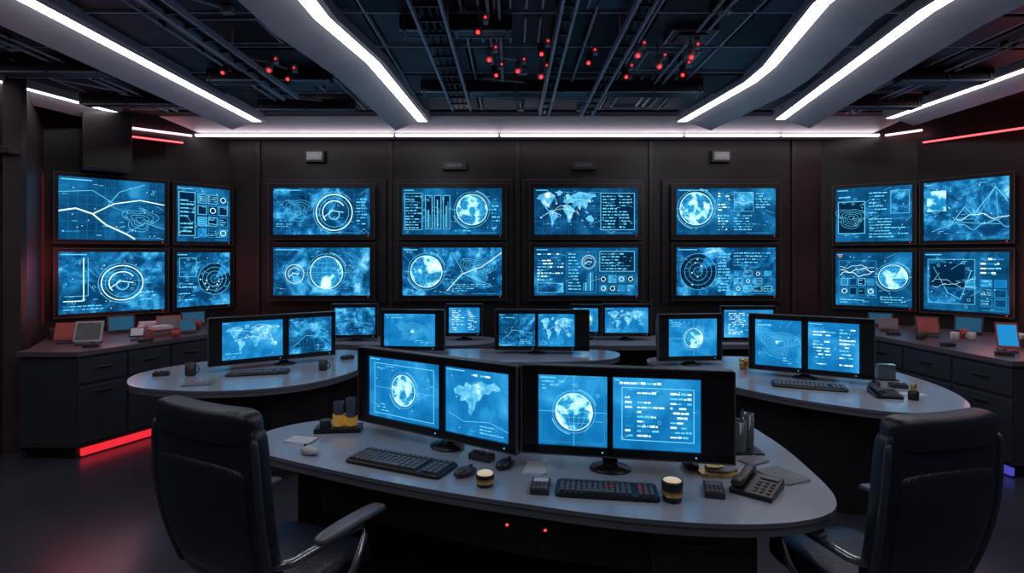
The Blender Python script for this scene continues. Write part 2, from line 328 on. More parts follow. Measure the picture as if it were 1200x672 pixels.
G, T = 'globe', 'text'
S = {
 'A1': [('bg', 'bgmap'), ('gridl',), ('ring', .63, .48, .40), (T, .86, .2, .97, .8, 9), (T, .03, .06, .2, .25, 4), ('contour', .25, .55, .28, 4)],
 'A2': [('bg', 'bgmap'), ('gridl',), (G, .55, .48, .34), ('ring', .22, .45, .2), ('contour', .86, .5, .2, 4)],
 'B1': [('bg', 'bgsea'), ('panel', .02, .1, .2, .9), (T, .03, .12, .19, .86, 12), ('panel', .23, .12, .30, .85), ('panel', .32, .12, .39, .85), ('panel', .41, .12, .48, .85), ('bars', .24, .15, .29, .8, 3), ('bars', .33, .15, .38, .8, 3), ('bars', .42, .15, .47, .8, 3), (G, .70, .54, .33), (T, .90, .1, .98, .9, 10), (T, .53, .05, .85, .12, 1)],
 'B2': [('bg', 'bgmap'), (G, .24, .5, .33), ('line', [(.45, .1), (.6, .45), (.8, .6), (1, .9)], .014, 'lw'), ('line', [(.5, .9), (.62, .45), (.9, .2)], .01), (T, .5, .08, .95, .25, 4), ('contour', .76, .55, .32, 6)],
 'C1': [('bg', 'bgoc'), ('gridl',), ('world', .0, .0, .62, 1.0), ('disc', .13, .85, .06, 'lw'), (T, .2, .88, .6, .95, 1), ('panel', .64, .1, .97, .9), (T, .66, .13, .80, .86, 11), (T, .82, .13, .95, .86, 11)],
 'C2': [('bg', 'bgsea'), (T, .03, .3, .28, .9, 9, 'lw'), ('win', .03, .06, .28, .26), (T, .33, .1, .45, .9, 12), ('bars', .47, .1, .58, .5, 5), ('ring', .525, .7, .14), ('frame', .31, .05, .6, .92), ('panel', .63, .5, .97, .93), (T, .65, .53, .95, .9, 6), ('cells', .63, .07, .98, .46, 4, 2)],
 'D1': [('bg', 'bgsea'), (G, .2, .56, .35), (T, .42, .08, .54, .92, 14, 'lw'), ('win', .58, .5, .78, .92), (T, .8, .5, .97, .92, 7), (T, .58, .08, .97, .44, 6), ('wave', .59, .77, .75, .03, 2)],
 'D2': [('bg', 'bgmap'), ('radar', .22, .5, .38), (T, .42, .08, .55, .9, 13), ('cells', .58, .08, .98, .55, 4, 3), (T, .58, .6, .95, .92, 5)],
 'L1': [('bg', 'bgsea'), ('gridl',), ('line', [(0, .45), (.15, .5), (.3, .42), (.42, .25), (.62, .1), (.7, .02)], .022, 'lw'), ('line', [(.3, .42), (.5, .6), (.75, .68), (1, .62)], .016, 'lw'), ('line', [(.42, .52), (.55, .8), (.8, .95)], .010), ('line', [(0, .75), (.3, .8), (.5, .6)], .009), (T, .03, .04, .25, .16, 2), ('contour', .75, .35, .22, 4), ('line', [(.6, .1), (.8, .3), (1, .2)], .008)],
 'L2': [('bg', 'bgmap'), ('line', [(.04, .2), (.22, .2), (.22, .9)], .014, 'lw'), ('line', [(.05, .28), (.26, .28), (.26, .9)], .008), ('ring', .58, .48, .3), (T, .75, .1, .97, .4, 5), (T, .04, .04, .4, .14, 2)],
 'L3': [('bg', 'bgsea'), ('panel', .04, .1, .34, .9), (T, .07, .15, .32, .85, 10), ('cells', .38, .08, .98, .92, 3, 4)],
 'L4': [('bg', 'bgmap'), ('radar', .70, .5, .3), (T, .05, .1, .36, .45, 6), ('win', .05, .55, .36, .9)],
 'E1': [('bg', 'bgsea'), ('panel', .03, .15, .4, .75), ('contour', .215, .45, .22, 5), (T, .45, .5, .7, .92, 7), ('win', .73, .5, .97, .92), (T, .45, .06, .97, .44, 7), (T, .04, .8, .4, .94, 2)],
 'E2': [('bg', 'bgsea'), ('disc', .06, .93, .03, 'lred'), ('frame', .04, .15, .55, .85), ('cells', .07, .2, .54, .55, 4, 2), ('wave', .06, .52, .7, .05, 3), (G, .76, .55, .22), (T, .06, .03, .5, .13, 2), (T, .6, .06, .95, .2, 3)],
 'F1': [('bg', 'bgmap'), ('rect', .04, .5, .28, .85, 'globe'), ('line', [(.3, .2), (.5, .55), (.6, .4), (.85, .85), (.98, .6)], .012), ('line', [(.1, .15), (.4, .3), (.9, .25)], .009), ('wave', .4, 1, .35, .06, 3), ('line', [(.62, .3), (.85, .85), (.88, .3)], .007)],
 'F2': [('bg', 'bgsea'), ('win', .05, .12, .62, .88), ('rect', .08, .4, .5, .8, 'ld'), ('line', [(.12, .75), (.3, .3), (.45, .2), (.58, .7)], .010), ('wave', .1, .6, .5, .05, 2), (T, .68, .62, .97, .92, 4, 'lw'), ('cells', .68, .1, .99, .58, 2, 3)],
 'm_globe': [('bg', 'bglit'), ('frame', .08, .06, .92, .9, 'ln'), (G, .5, .5, .25), (T, .12, .8, .4, .88, 2), (T, .12, .1, .3, .25, 3), ('line', [(.08, .5), (.92, .5)], .005)],
 'm_ring': [('bg', 'bglit'), (G, .52, .48, .26), ('line', [(0, .48), (1, .48)], .006), ('line', [(.52, 0), (.52, 1)], .006), (T, .05, .78, .4, .93, 3), ('frame', .03, .04, .97, .96, 'lm')],
 'm_map': [('bg', 'bgmap'), ('gridl',), ('line', [(.1, .2), (.4, .5), (.9, .4)], .010), (T, .6, .06, .95, .22, 3), (T, .05, .84, .4, .92, 1)],
 'm_world': [('bg', 'bglit'), ('gridl',), ('world', .02, .05, .98, .95), (T, .05, .05, .4, .18, 3)],
 'm_cont': [('bg', 'bglit'), ('gridl',), ('contour', .5, .5, .34, 6), ('rect', .45, .42, .6, .55, 'globe'), (T, .05, .84, .4, .92, 1), (T, .6, .06, .95, .2, 3)],
 'm_land': [('bg', 'bglit'), ('gridl',), (T, .55, .05, .95, .2, 3), (T, .45, .88, .9, .95, 1, 'lw'), ('line', [(.05, .3), (.3, .2), (.7, .25), (1, .15)], .008)],
 'm_text': [('bg', 'bglit'), ('frame', .1, .12, .93, .86, 'ln'), (T, .08, .88, .9, .96, 1, 'lw'), (T, .14, .16, .24, .82, 10, 'lw'), (T, .28, .16, .6, .82, 10, 'lw'), (T, .66, .16, .9, .82, 10, 'lw')],
 'm_list': [('bg', 'bglit'), (T, .1, .1, .55, .9, 12, 'lw'), (T, .62, .1, .93, .9, 11, 'lw')],
}
LAND = [(.14, .66), (.22, .74), (.30, .72), (.34, .80), (.42, .76), (.50, .80), (.58, .84), (.68, .80), (.78, .84), (.88, .76), (.84, .72), (.76, .73), (.70, .66), (.62, .66), (.56, .56), (.50, .52), (.47, .40), (.41, .30), (.37, .36), (.39, .46), (.33, .52), (.24, .50), (.26, .58), (.16, .60)]

# ------------------------------------------------------------------ room shell
def wallseg(name, p0, p1, z0, z1, mat='wall', t=.12, flip=1):
    a = Vector(p0); b = Vector(p1); d = (b-a).normalized(); n = Vector((-d.y, d.x))*flip*t
    mb = MB(); mb.prism([tuple(a), tuple(b), tuple(b+n), tuple(a+n)], z0, z1, mat); return mb.build(name)

CH = 3.27
mb = MB(); mb.box((-.4, 3, -.05), (12, 9.2, .1), 'floor'); mb.build('floor')
mb = MB(); mb.box((-.4, 3, CH+.08), (12, 9.2, .1), 'ceil'); mb.build('ceiling')
wallseg('wall_back', (-3.57, 7.0), (3.9, 7.0), 0, CH+.03)
wallseg('wall_left_rear', (-3.99, 6.39), (-3.57, 7.0), 0, CH+.03)
wallseg('wall_left_angled', (-4.78, 5.66), (-3.99, 6.39), 0, CH+.03)
wallseg('wall_left_return', (-4.25, 4.8), (-4.78, 5.66), 0, CH+.03, 'wall_red')
wallseg('wall_left_partition', (-6.0, 4.8), (-4.25, 4.8), 0, CH+.03, 'wall_panel', t=.06)
wallseg('wall_left', (-6.0, -1.3), (-6.0, 4.8), 0, CH+.03)
wallseg('wall_right_rear', (3.9, 7.0), (4.70, 6.43), 0, CH+.03)
wallseg('wall_right_angled', (4.70, 6.43), (5.25, 5.6), 0, CH+.03)
wallseg('wall_right', (5.25, 5.6), (5.25, -1.3), 0, CH+.03, 'wall_red')
wallseg('wall_front', (5.25, -1.3), (-6.0, -1.3), 0, CH+.03)

mb = MB()
mb.box((-4.86, 4.765, 1.2), (.84, .04, 2.4), 'black2')
mb.box((-4.86, 4.735, 1.75), (.6, .02, .9), 'body'); mb.box((-4.86, 4.735, .65), (.6, .02, .9), 'body')
mb.cyl((-4.52, 4.73, 1.0), (-4.52, 4.73, 1.35), .012, 'chrome'); mb.build('door_1', bevel=.005)
mb = MB()
mb.box((-4.40, 4.75, 1.24), (.07, .08, 2.48), 'wall_red'); mb.box((-5.32, 4.75, 1.24), (.07, .08, 2.48), 'wall_red'); mb.box((-4.86, 4.75, 2.45), (.99, .08, .07), 'wall_red')
mb.build('trim_1', bevel=.005)
mb = MB(); mb.box((-5.1, 4.74, 2.6), (1.7, .1, .06), 'wall_red'); mb.build('trim_2', bevel=.008)
mb = MB()
for cx in (-2.33, -.74, .88, 2.63):
    mb.box((cx, 6.975, 1.88), (1.50, .05, 1.56), 'wall_panel')
for x in (-3.2, -1.53, .07, 1.75, 3.55):
    mb.box((x, 6.985, 1.6), (.06, .03, 3.1), 'wall_panel')
mb.build('trim_3', bevel=.006)
mb = MB(); mb.box((-4.28, 5.85, 2.9), (.42, .3, .62), 'wall_panel', Matrix.Rotation(math.radians(42), 3, 'Z')); mb.build('trim_4', bevel=.01)

# rear cove
mb = MB()
vs = [(-3.9, 6.12, 3.24), (4.4, 6.12, 3.24), (4.3, 6.8, 3.15), (-3.7, 6.8, 3.15), (-3.9, 6.12, 3.29), (4.4, 6.12, 3.29), (4.1, 6.9, 3.29), (-3.6, 6.9, 3.29), (4.1, 6.9, 3.15), (-3.6, 6.9, 3.15)]
mb.add(vs, [(0, 1, 2, 3), (0, 4, 5, 1), (3, 2, 8, 9), (1, 5, 6, 8, 2), (0, 3, 9, 7, 4), (9, 8, 6, 7)], 'housing')
x = -3.78
for L_ in (2.38, 1.25, 2.2, 1.15, 1.18):
    mb.box((x+L_/2, 6.60, 3.135), (L_-.03, .03, .024), 'strip2'); x += L_
mb.box((-4.06, 6.27, 3.115), (.78, .03, .02), 'pink', Matrix.Rotation(math.radians(42.7), 3, 'Z'))
mb.box((4.53, 6.42, 3.125), (.36, .03, .02), 'pink', Matrix.Rotation(math.radians(-50), 3, 'Z'))
mb.build('trim_cove_light')

# ceiling tiles and grid
mb = MB(); rng = random.Random(4)
gx = [-5.9+.62*i for i in range(19)]; gy = [-1.1+.58*i for i in range(13)]
SX = (-4.42, -2.85, -1.12, 1.95, 2.72, 4.13)
for i in range(18):
    for j in range(12):
        w, d = .56, .52; cx = gx[i]+.31; cy = gy[j]+.29
        if cy > 6.1 or (cy > 4.9 and (cx < -4.4 or cx > 4.9)) or cx > 5.0: continue
        zz = CH+.005+rng.choice([0, 0, .012, -.015])
        mb.box((cx, cy, zz), (w, d, .04), rng.choice(['tileA', 'tileA', 'tileB', 'ceil']))
        q = rng.random()
        if min(abs(cx-s) for s in SX) < .56: continue
        if q < .2:
            for k in range(5): mb.box((cx-.2+.1*k, cy, zz-.025), (.014, d*.8, .02), 'grid')
        elif q < .4:
            mb.box((cx, cy, zz-.04), (.3, .26, .05), 'tileB'); mb.box((cx, cy, zz-.07), (.2, .16, .02), 'black2')
            for sx in (-1, 1): mb.box((cx+sx*.15, cy, zz-.066), (.01, .26, .01), 'grid')
        elif q < .7:
            a = rng.uniform(-.2, .2)
            mb.tube([(cx-.24, cy-.2, zz-.04), (cx+a, cy-.1, zz-.05), (cx+.1, cy+.2, zz-.04)], .01, 'grid', 6)
            mb.box((cx+.1, cy+.2, zz-.045), (.07, .05, .04), 'white')
        elif q < .9:
            for sx in (-.2, .2): mb.box((cx+sx, cy, zz-.025), (.012, .44, .012), 'grid')
            for sy in (-.2, .2): mb.box((cx, cy+sy, zz-.025), (.4, .012, .012), 'grid')
mb.build('ceiling_tile_grid')
mb = MB()
for g in gx:
    if g < 5.1: mb.box((g, 2.4 if -4.3 < g < 4.9 else 1.8, CH-.005), (.014, 7.0 if -4.3 < g < 4.9 else 5.7, .03), 'grid')
for g in gy:
    if g < 5.9: mb.box((-.3, g, CH-.005), (10.6 if g < 4.7 else 8.4, .014, .03), 'grid')
mb.build('trim_ceiling_grid')
def duct(x0, x1, y, w=.16, z=3.19):
    mb = MB(); mb.box(((x0+x1)/2, y, z), (x1-x0, w, .10), 'black2')
    n = max(2, int((x1-x0)/.4))
    for i in range(n+1): mb.box((x0+.03+(x1-x0-.06)*i/n, y, z), (.02, w+.012, .112), 'rim')
    for sy in (-1, 1): mb.box(((x0+x1)/2, y+sy*(w/2), z-.05), (x1-x0, .010, .010), 'grid')
    mb.build('ventilation_duct')
duct(-.8, 1.68, 4.95); duct(-2.5, -1.5, 4.6, .12); duct(-.72, -.0, 3.6, .12); duct(3.2, 3.95, 4.6, .12); duct(-4.05, -3.2, 4.4, .14); duct(3.1, 3.95, 5.4, .12); duct(-4.1, -3.2, 5.3, .10); duct(-2.5, -1.55, 5.5, .1)
# conduit runs with clips
for x, y0, y1 in [(-.15, 2.8, 4.8), (-.08, 2.8, 4.8), (1.25, 2.8, 5.6), (1.32, 2.8, 5.6), (.52, 2.8, 4.8), (-2.3, 3.0, 5.4), (-2.22, 3.0, 5.4), (-3.6, 3.2, 5.8), (-3.5, 3.2, 5.8), (3.55, 3.8, 5.9), (3.63, 3.8, 5.9)]:
    mb = MB(); mb.tube([(0, y0, 3.215), (0, (y0+y1)/2, 3.215), (0, y1, 3.215)], .011, 'grid', 8)
    y = y0+.2
    while y < y1: mb.box((0, y, 3.232), (.04, .02, .05), 'black2'); y += .45
    mb.build('ceiling_conduit', (x, 0, 0))

def strip_light(name, pts, w, wl, wr, dl=.07, dr=.07, mat='strip'):
    mb = MB(); Z = 3.2
    sec = [(-wl, CH+.03), (-wl, Z-dl), (-w/2, Z), (w/2, Z), (wr, Z-dr), (wr, CH+.03)]
    n = len(sec); vs = [(x+a, y, z) for x, y in pts for a, z in sec]
    for k in range(len(pts)-1):
        for i in range(n-1):
            mb.add([vs[k*n+i], vs[k*n+i+1], vs[(k+1)*n+i+1], vs[(k+1)*n+i]], [(0, 1, 2, 3)], mat if i == 2 else 'housing')
    mb.add(vs[:n], [list(range(n))], 'housing'); mb.add(vs[-n:], [list(range(n))], 'housing')
    return mb.build(name)
strip_light('ceiling_strip_light', [(-2.85, -1.0), (-2.85, 6.2)], .10, .28, .12, .09, .0)
strip_light('ceiling_strip_light', [(-1.22, -1.0), (-1.20, 3.5), (-1.08, 4.3), (-1.0, 6.2)], .10, .30, .10, .10, .01)
strip_light('ceiling_strip_light', [(1.84, -1.0), (1.84, 3.3), (1.95, 3.9), (2.04, 4.4), (2.06, 4.8), (1.9, 6.2)], .10, .08, .32, .0, .10)
strip_light('ceiling_strip_light', [(2.45, -1.0), (2.54, 3.4), (2.95, 6.1)], .10, .08, .32, .0, .10)
strip_light('ceiling_strip_light', [(4.12, .5), (4.14, 4.9), (4.12, 6.05)], .08, .08, .26, .0, .08)
strip_light('ceiling_strip_light', [(-4.45, .5), (-4.42, 4.75), (-4.15, 5.8)], .07, .22, .08, .08, .0)

def tray(x0, y0, y1, w=.2, z=3.10):
    mb = MB()
    for sx in (-1, 1): mb.box((x0+sx*w/2, (y0+y1)/2, z), (.016, y1-y0, .04), 'grid')
    y = y0
    while y < y1:
        mb.box((x0, y, z), (w, .016, .015), 'black2'); y += .2
    for yy in (y0+.2, (y0+y1)/2, y1-.2):
        for sx in (-1, 1): mb.cyl((x0+sx*w/2, yy, z), (x0+sx*w/2, yy, CH+.03), .006, 'grid', seg=6)
    for k in range(3): mb.tube([(x0-.05+.05*k, y0, z+.02), (x0-.04+.045*k, (y0+y1)/2, z+.02), (x0-.05+.05*k, y1, z+.02)], .012, 'black', 6)
    mb.build('cable_tray')
tray(-.48, 1.5, 5.3, .17); tray(.32, 1.5, 5.5, .08); tray(.74, 1.5, 5.6, .1); tray(-1.95, 2.6, 4.9, .12)

for i, (x, y) in enumerate([(-.207, 3.42), (-.16, 3.9), (-.13, 4.23), (.045, 4.14), (.2, 3.79), (.22, 4.27), (.55, 3.96), (.86, 3.82), (.87, 4.27), (1.06, 4.04), (1.3, 4.22), (1.24, 3.85), (-2.15, 4.17), (-1.8, 4.12), (-1.74, 4.32)]):
    mb = MB(); zz = 3.10
    mb.cyl((0, 0, zz+.05), (0, 0, CH+.0), .006, 'chrome', seg=8)
    mb.cyl((0, .03, zz+.05), (0, -.03, zz-.03), .024, 'white' if i % 2 else 'black2', r2=.028, seg=14)
    mb.cyl((0, -.0305, zz-.031), (0, -.035, zz-.037), .012, 'red', seg=14)
    mb.box((.045, 0, zz+.06), (.03, .05, .05), 'white'); mb.box((.02, 0, zz+.06), (.05, .01, .01), 'chrome')
    mb.cyl((.045, -.026, zz+.06), (.045, -.03, zz+.06), .006, 'red', seg=8)
    mb.build('ceiling_spotlight', (x, y, 0), (0, 0, random.uniform(-.4, .4)))

for x in (-2.47, 2.62):
    mb = MB(); mb.box((x, 6.965, 2.95), (.24, .07, .15), 'black2'); mb.box((x, 6.925, 2.95), (.19, .012, .10), 'white'); mb.box((x, 6.917, 2.95), (.15, .006, .04), 'housing'); mb.build('wall_light', bevel=.004)
for x in (-.72, .9):
    mb = MB(); mb.box((x, 6.965, 2.83), (.3, .07, .1), 'black2'); mb.box((x, 6.927, 2.83), (.2, .01, .05), 'rim'); mb.build('wall_light', bevel=.004)
def redbar(x, y, z, rz, L_, mat='redstrip'):
    mb = MB(); mb.box((0, -.03, 0), (L_, .02, .016), mat); mb.box((0, -.01, 0), (L_+.04, .02, .04), 'black2'); mb.build('red_wall_light', (x, y, z), (0, 0, math.radians(rz)))
redbar(4.985, 6.0, 3.0, -56.5, .9)
redbar(5.24, 4.4, 3.0, -90, 2.0)
redbar(-4.06, 6.31, 3.02, 42.7, .55)
mb = MB(); mb.box((0, -.01, 0), (.04, .02, 1.6), 'black2'); mb.box((0, -.023, 0), (.008, .006, 1.5), 'reddim'); mb.build('red_wall_light', (-4.68, 5.50, 1.78), (0, 0, math.radians(121.7)))

# ------------------------------------------------------------------ wall monitors
def wall_monitor(cx, cy, z0, z1, w, rz, key, seed, b=.058):
    mb = MB(); h = z1-z0
    mb.box((0, .03, 0), (w+2*b, .05, h+2*b), 'black')
    for sx in (-1, 1): mb.box((sx*(w/2+b/2), -.002, 0), (b, .02, h+2*b), 'black')
    for sz in (-1, 1): mb.box((0, -.002, sz*(h/2+b/2)), (w, .02, b), 'black')
    for sx in (-1, 1): mb.box((sx*(w/2+b), -.004, 0), (.006, .022, h+2*b), 'rim')
    for sz in (-1, 1): mb.box((0, -.004, sz*(h/2+b)), (w+2*b, .022, .006), 'rim')
    mb.box((0, .07, 0), (w*.5, .05, h*.5), 'black2')
    mb.cyl((w/2-.02, -.0125, -h/2-.018), (w/2-.02, -.015, -h/2-.018), .004, 'red', seg=8)
    screen(mb, 0, 0, .003, w, h, S[key], random.Random(seed), True)
    mb.build('wall_monitor', (cx, cy, (z0+z1)/2), (0, 0, rz))
k = 6.88/650
for i, (a, b, ky) in enumerate([(321, 434, 'A'), (472, 588, 'B'), (626, 747, 'C'), (792, 908, 'D')]):
    x = ((a+b)/2-600)*k; w = (b-a)*k
    wall_monitor(x, 6.86, 1.963, 2.535, w, 0, ky+'1', i); wall_monitor(x, 6.86, 1.21, 1.80, w, 0, ky+'2', 10+i)
def side(p, q, keys, seed):
    a = Vector(p); b = Vector(q); c = (a+b)/2; rz = math.atan2(b.y-a.y, b.x-a.x); w = (b-a).length-.03
    wall_monitor(c.x, c.y, 1.87, 2.52, w, rz, keys[0], seed, .038); wall_monitor(c.x, c.y, 1.10, 1.74, w, rz, keys[1], seed+1, .038)
side((-4.64, 5.65), (-3.93, 6.3), ('L1', 'L2'), 30); side((-3.90, 6.42), (-3.52, 6.95), ('L3', 'L4'), 32)
side((3.97, 6.83), (4.62, 6.38), ('E1', 'E2'), 34); side((4.66, 6.3), (5.09, 5.65), ('F1', 'F2'), 36)

# ------------------------------------------------------------------ desks
DZ = .76
def inset(poly, d):
    n = len(poly); a = sum(poly[i][0]*poly[(i+1) % n][1]-poly[(i+1) % n][0]*poly[i][1] for i in range(n)); s_ = 1 if a > 0 else -1
    out = []
    for i in range(n):
        t = (Vector(poly[(i+1) % n])-Vector(poly[i-1])).normalized(); out.append((poly[i][0]-t.y*d*s_, poly[i][1]+t.x*d*s_))
    return out
def desk(pts, body, extra=None):
    P = catmull(pts); mb = MB()
    mb.prism(P, DZ-.018, DZ, 'desk', 'edge'); mb.prism(inset(P, .006), DZ-.05, DZ-.018, 'edge')
    for bpoly in body: mb.prism(bpoly, 0, DZ-.05, 'body')
    if extra: extra(mb)
    return mb.build('curved_desk', bevel=.006)
front = [(-1.32, 2.84), (-1.22, 2.66), (-.74, 2.41), (-.35, 2.24), (0, 2.115), (.42, 1.99), (.81, 1.94), (1.1, 1.99), (1.25, 2.14), (1.31, 2.45), (1.33, 2.85), (1.26, 3.2), (.9, 3.32), (.3, 3.25), (-.4, 3.3), (-1.05, 3.18), (-1.28, 3.02)]
def fx(mb):
    ap = [(-.9, 2.62), (-.3, 2.36), (.1, 2.2), (.5, 2.11)]
    for a, b in zip(ap[:-1], ap[1:]): mb.prism([a, b, (b[0]+.02, b[1]+.05), (a[0]+.02, a[1]+.05)], .50, DZ-.05, 'body')
    for x, y, z in [(-.02, 2.235, .62), (.13, 2.18, .625)]:
        mb.box((x, y-.008, z), (.014, .012, .012), 'red'); mb.box((x, y, z), (.03, .02, .026), 'black2')
    for z in (.15, .36, .57):
        mb.box((.72, 2.115, z), (.38, .012, .18), 'black2'); mb.box((.72, 2.103, z+.03), (.14, .014, .012), 'black')
desk(front, [[(-1.12, 2.9), (-.6, 3.08), (.2, 3.06), (.95, 3.12), (1.12, 2.9), (1.18, 2.95), (1.0, 3.18), (.2, 3.12), (-.6, 3.14), (-1.15, 3.0)],
             [(.5, 2.12), (.94, 2.12), (.94, 2.8), (.5, 2.8)]], fx)
desk([(-2.86, 4.12), (-2.6, 3.93), (-2.08, 3.85), (-1.57, 4.02), (-1.3, 4.45), (-1.27, 5.0), (-1.4, 5.4), (-1.8, 5.55), (-2.4, 5.25), (-2.8, 4.85), (-2.98, 4.45)],
     [[(-2.7, 4.4), (-2.3, 4.15), (-1.8, 4.15), (-1.5, 4.5), (-1.45, 5.2), (-1.8, 5.4), (-2.4, 5.05), (-2.7, 4.75)]])
desk([(1.2, 4.9), (1.32, 4.5), (1.58, 4.0), (1.88, 3.62), (2.29, 3.34), (2.7, 3.34), (2.95, 3.6), (3.1, 4.1), (3.05, 4.7), (2.6, 5.05), (1.9, 5.2), (1.35, 5.15)],
     [[(1.5, 4.7), (1.8, 4.0), (2.2, 3.65), (2.6, 3.62), (2.85, 4.0), (2.85, 4.6), (2.4, 4.9), (1.6, 5.0)]])
desk([(-1.1, 5.1), (-.6, 4.95), (0, 4.9), (.6, 4.95), (.95, 5.1), (1.0, 5.45), (.5, 5.6), (-.6, 5.6), (-1.15, 5.45)], [[(-.9, 5.2), (.8, 5.2), (.8, 5.45), (-.9, 5.45)]])
desk([(-2.2, 6.0), (-1.6, 5.85), (-.7, 5.8), (-.25, 5.95), (-.2, 6.35), (-.6, 6.5), (-1.7, 6.5), (-2.2, 6.35)], [[(-2, 6.1), (-.4, 6.1), (-.4, 6.4), (-2, 6.4)]])
desk([(.55, 5.95), (1.0, 5.8), (1.9, 5.85), (2.8, 5.95), (2.95, 6.25), (2.6, 6.5), (1.2, 6.5), (.6, 6.35)], [[(.8, 6.1), (2.7, 6.1), (2.7, 6.4), (.8, 6.4)]])

# ------------------------------------------------------------------ desk monitors
def desk_monitor(name, cx, cy, rz, x0, x1, panes, zc, h, seed, depth=.09):
    mb = MB(); rng = random.Random(seed); z = zc-DZ; W = x1-x0; m = (x0+x1)/2; bt = .038
    mb.box((m, .03, z), (W, .04, h+2*bt), 'black')
    mb.loft([se_ring(m, .05, z, W/2-.004, h/2+bt-.004, .25, 28, 'xz'), se_ring(m, .05+depth*.6, z, W/2-.02, h/2+bt-.012, .3, 28, 'xz'), se_ring(m, .05+depth, z, W/2-.09, h/2-.04, .4, 28, 'xz')], 'black2')
    edges = [x0]+[e for p in panes for e in p[:2]]+[x1]
    for a, b in zip(edges[0::2], edges[1::2]): mb.box(((a+b)/2, .003, z), (b-a, .018, h+2*bt), 'black')
    for sz in (-1, 1): mb.box((m, .003, z+sz*(h/2+bt/2)), (W, .018, bt), 'black')
    mb.box((m, .018, z+h/2+bt+.002), (W-.006, .05, .006), 'rim'); mb.box((m, -.004, z-h/2-bt), (W, .012, .005), 'rim')
    for e in (x0, x1): mb.box((e, .014, z), (.006, .05, h+2*bt), 'rim')
    for a, b, ky in panes:
        screen(mb, (a+b)/2, z, .007, b-a, h, S[ky], rng)
        if ky == 'm_land':
            w_ = b-a; mb.add([(a+u*w_, .003, z-h/2+v*h) for u, v in LAND], [list(range(len(LAND)))], 'land', uvs=[(u*1.2, v) for u, v in LAND])
        mb.cyl((b-.02, -.007, z-h/2-bt/2), (b-.02, -.010, z-h/2-bt/2), .003, 'ln', seg=8)
    sx = (panes[0][1]+panes[-1][0])/2 if len(panes) > 1 else (panes[0][0]+panes[0][1])/2
    mb.loft([se_ring(sx, .10, .015, .035, .02, .7, 16), se_ring(sx, .09, z-h/2-.02, .028, .018, .7, 16), se_ring(sx, .085, z, .03, .02, .7, 16)], 'black')
    mb.rev((sx, .04, 0), [(.09, 0), (.092, .006), (.08, .014), (.04, .02), (.03, .03)], 'black', sy=.8)
    return mb.build(name, (cx, cy, DZ), (0, 0, rz), bevel=.004)
R = math.radians
desk_monitor('dual_monitor', -.40, 2.73, R(-32), -.50, .50, [(-.43, .055, 'm_globe'), (.09, .455, 'm_land')], 1.01, .315, 1)
desk_monitor('dual_monitor', .487, 2.395, R(-9.6), -.45, .45, [(-.375, -.075, 'm_ring'), (-.05, .315, 'm_text')], 1.02, .31, 2)
desk_monitor('dual_monitor', -2.0, 4.75, R(34), -.53, .48, [(-.43, .035, 'm_world'), (.085, .45, 'm_map')], 1.0, .31, 3)
desk_monitor('dual_monitor', 2.235, 4.22, R(-30), -.40, .44, [(-.354, -.03, 'm_cont'), (.016, .345, 'm_list')], 1.02, .36, 4)
desk_monitor('computer_monitor', 1.545, 4.75, R(6), -.30, .26, [(-.21, .22, 'm_ring')], 1.0, .32, 5, .12)
desk_monitor('computer_monitor', -.98, 5.3, R(-6), -.28, .34, [(-.25, .25, 'm_cont')], .99, .31, 6, .12)
desk_monitor('dual_monitor', .235, 5.3, R(-4), -.40, .50, [(-.36, -.015, 'm_map'), (.015, .36, 'm_world')], .99, .31, 7, .12)
desk_monitor('computer_monitor', -1.73, 6.1, R(4), -.25, .25, [(-.22, .22, 'm_map')], .98, .3, 8)
desk_monitor('computer_monitor', -.53, 6.15, 0, -.2, .2, [(-.17, .17, 'm_list')], .985, .28, 9)
desk_monitor('computer_monitor', 1.27, 6.15, 0, -.27, .27, [(-.24, .24, 'm_world')], .985, .28, 10)
desk_monitor('computer_monitor', .82, 6.2, R(-10), -.17, .17, [(-.14, .14, 'm_ring')], .985, .26, 12)
desk_monitor('computer_monitor', 2.58, 6.05, 0, -.3, .3, [(-.27, .27, 'm_list')], .96, .3, 11)

# ------------------------------------------------------------------ keyboards, mice and desk clutter
def keyboard(x, y, rz, L_=.46, W=.17, red=False, seed=0):
    mb = MB(); rng = random.Random(seed)
    mb.loft([se_ring(0, 0, 0, L_/2, W/2, .15, 28), se_ring(0, 0, .012, L_/2, W/2, .15, 28), se_ring(0, 0, .017, L_/2-.006, W/2-.006, .15, 28)], 'black', False)
    nx = 17; kw = (L_-.03)/nx; kd = (W-.03)/5.4
    for r in range(5):
        i = 0
        while i < nx:
            n = 6 if r == 0 and i == 4 else 1
            cx = -L_/2+.015+kw*(i+n/2); cy = -W/2+.015+kd*(r+.5)+(kd*.3 if r == 4 else 0)
            if not (i in (13,) and n == 1):
                mb.box((cx, cy, .021), (kw*n-.005, kd-.005, .011), 'keyred' if red and rng.random() < .12 else 'key')
            i += n
    mb.build('computer_keyboard', (x, y, DZ), (0, 0, rz), bevel=.0015, seg=1)
keyboard(-.50, 2.50, R(-24), .50, .18)
keyboard(.375, 2.205, R(-8), .40, .15, True)
keyboard(-2.02, 4.42, R(14), .46, .16)
keyboard(2.12, 3.97, R(-22), .48, .18)

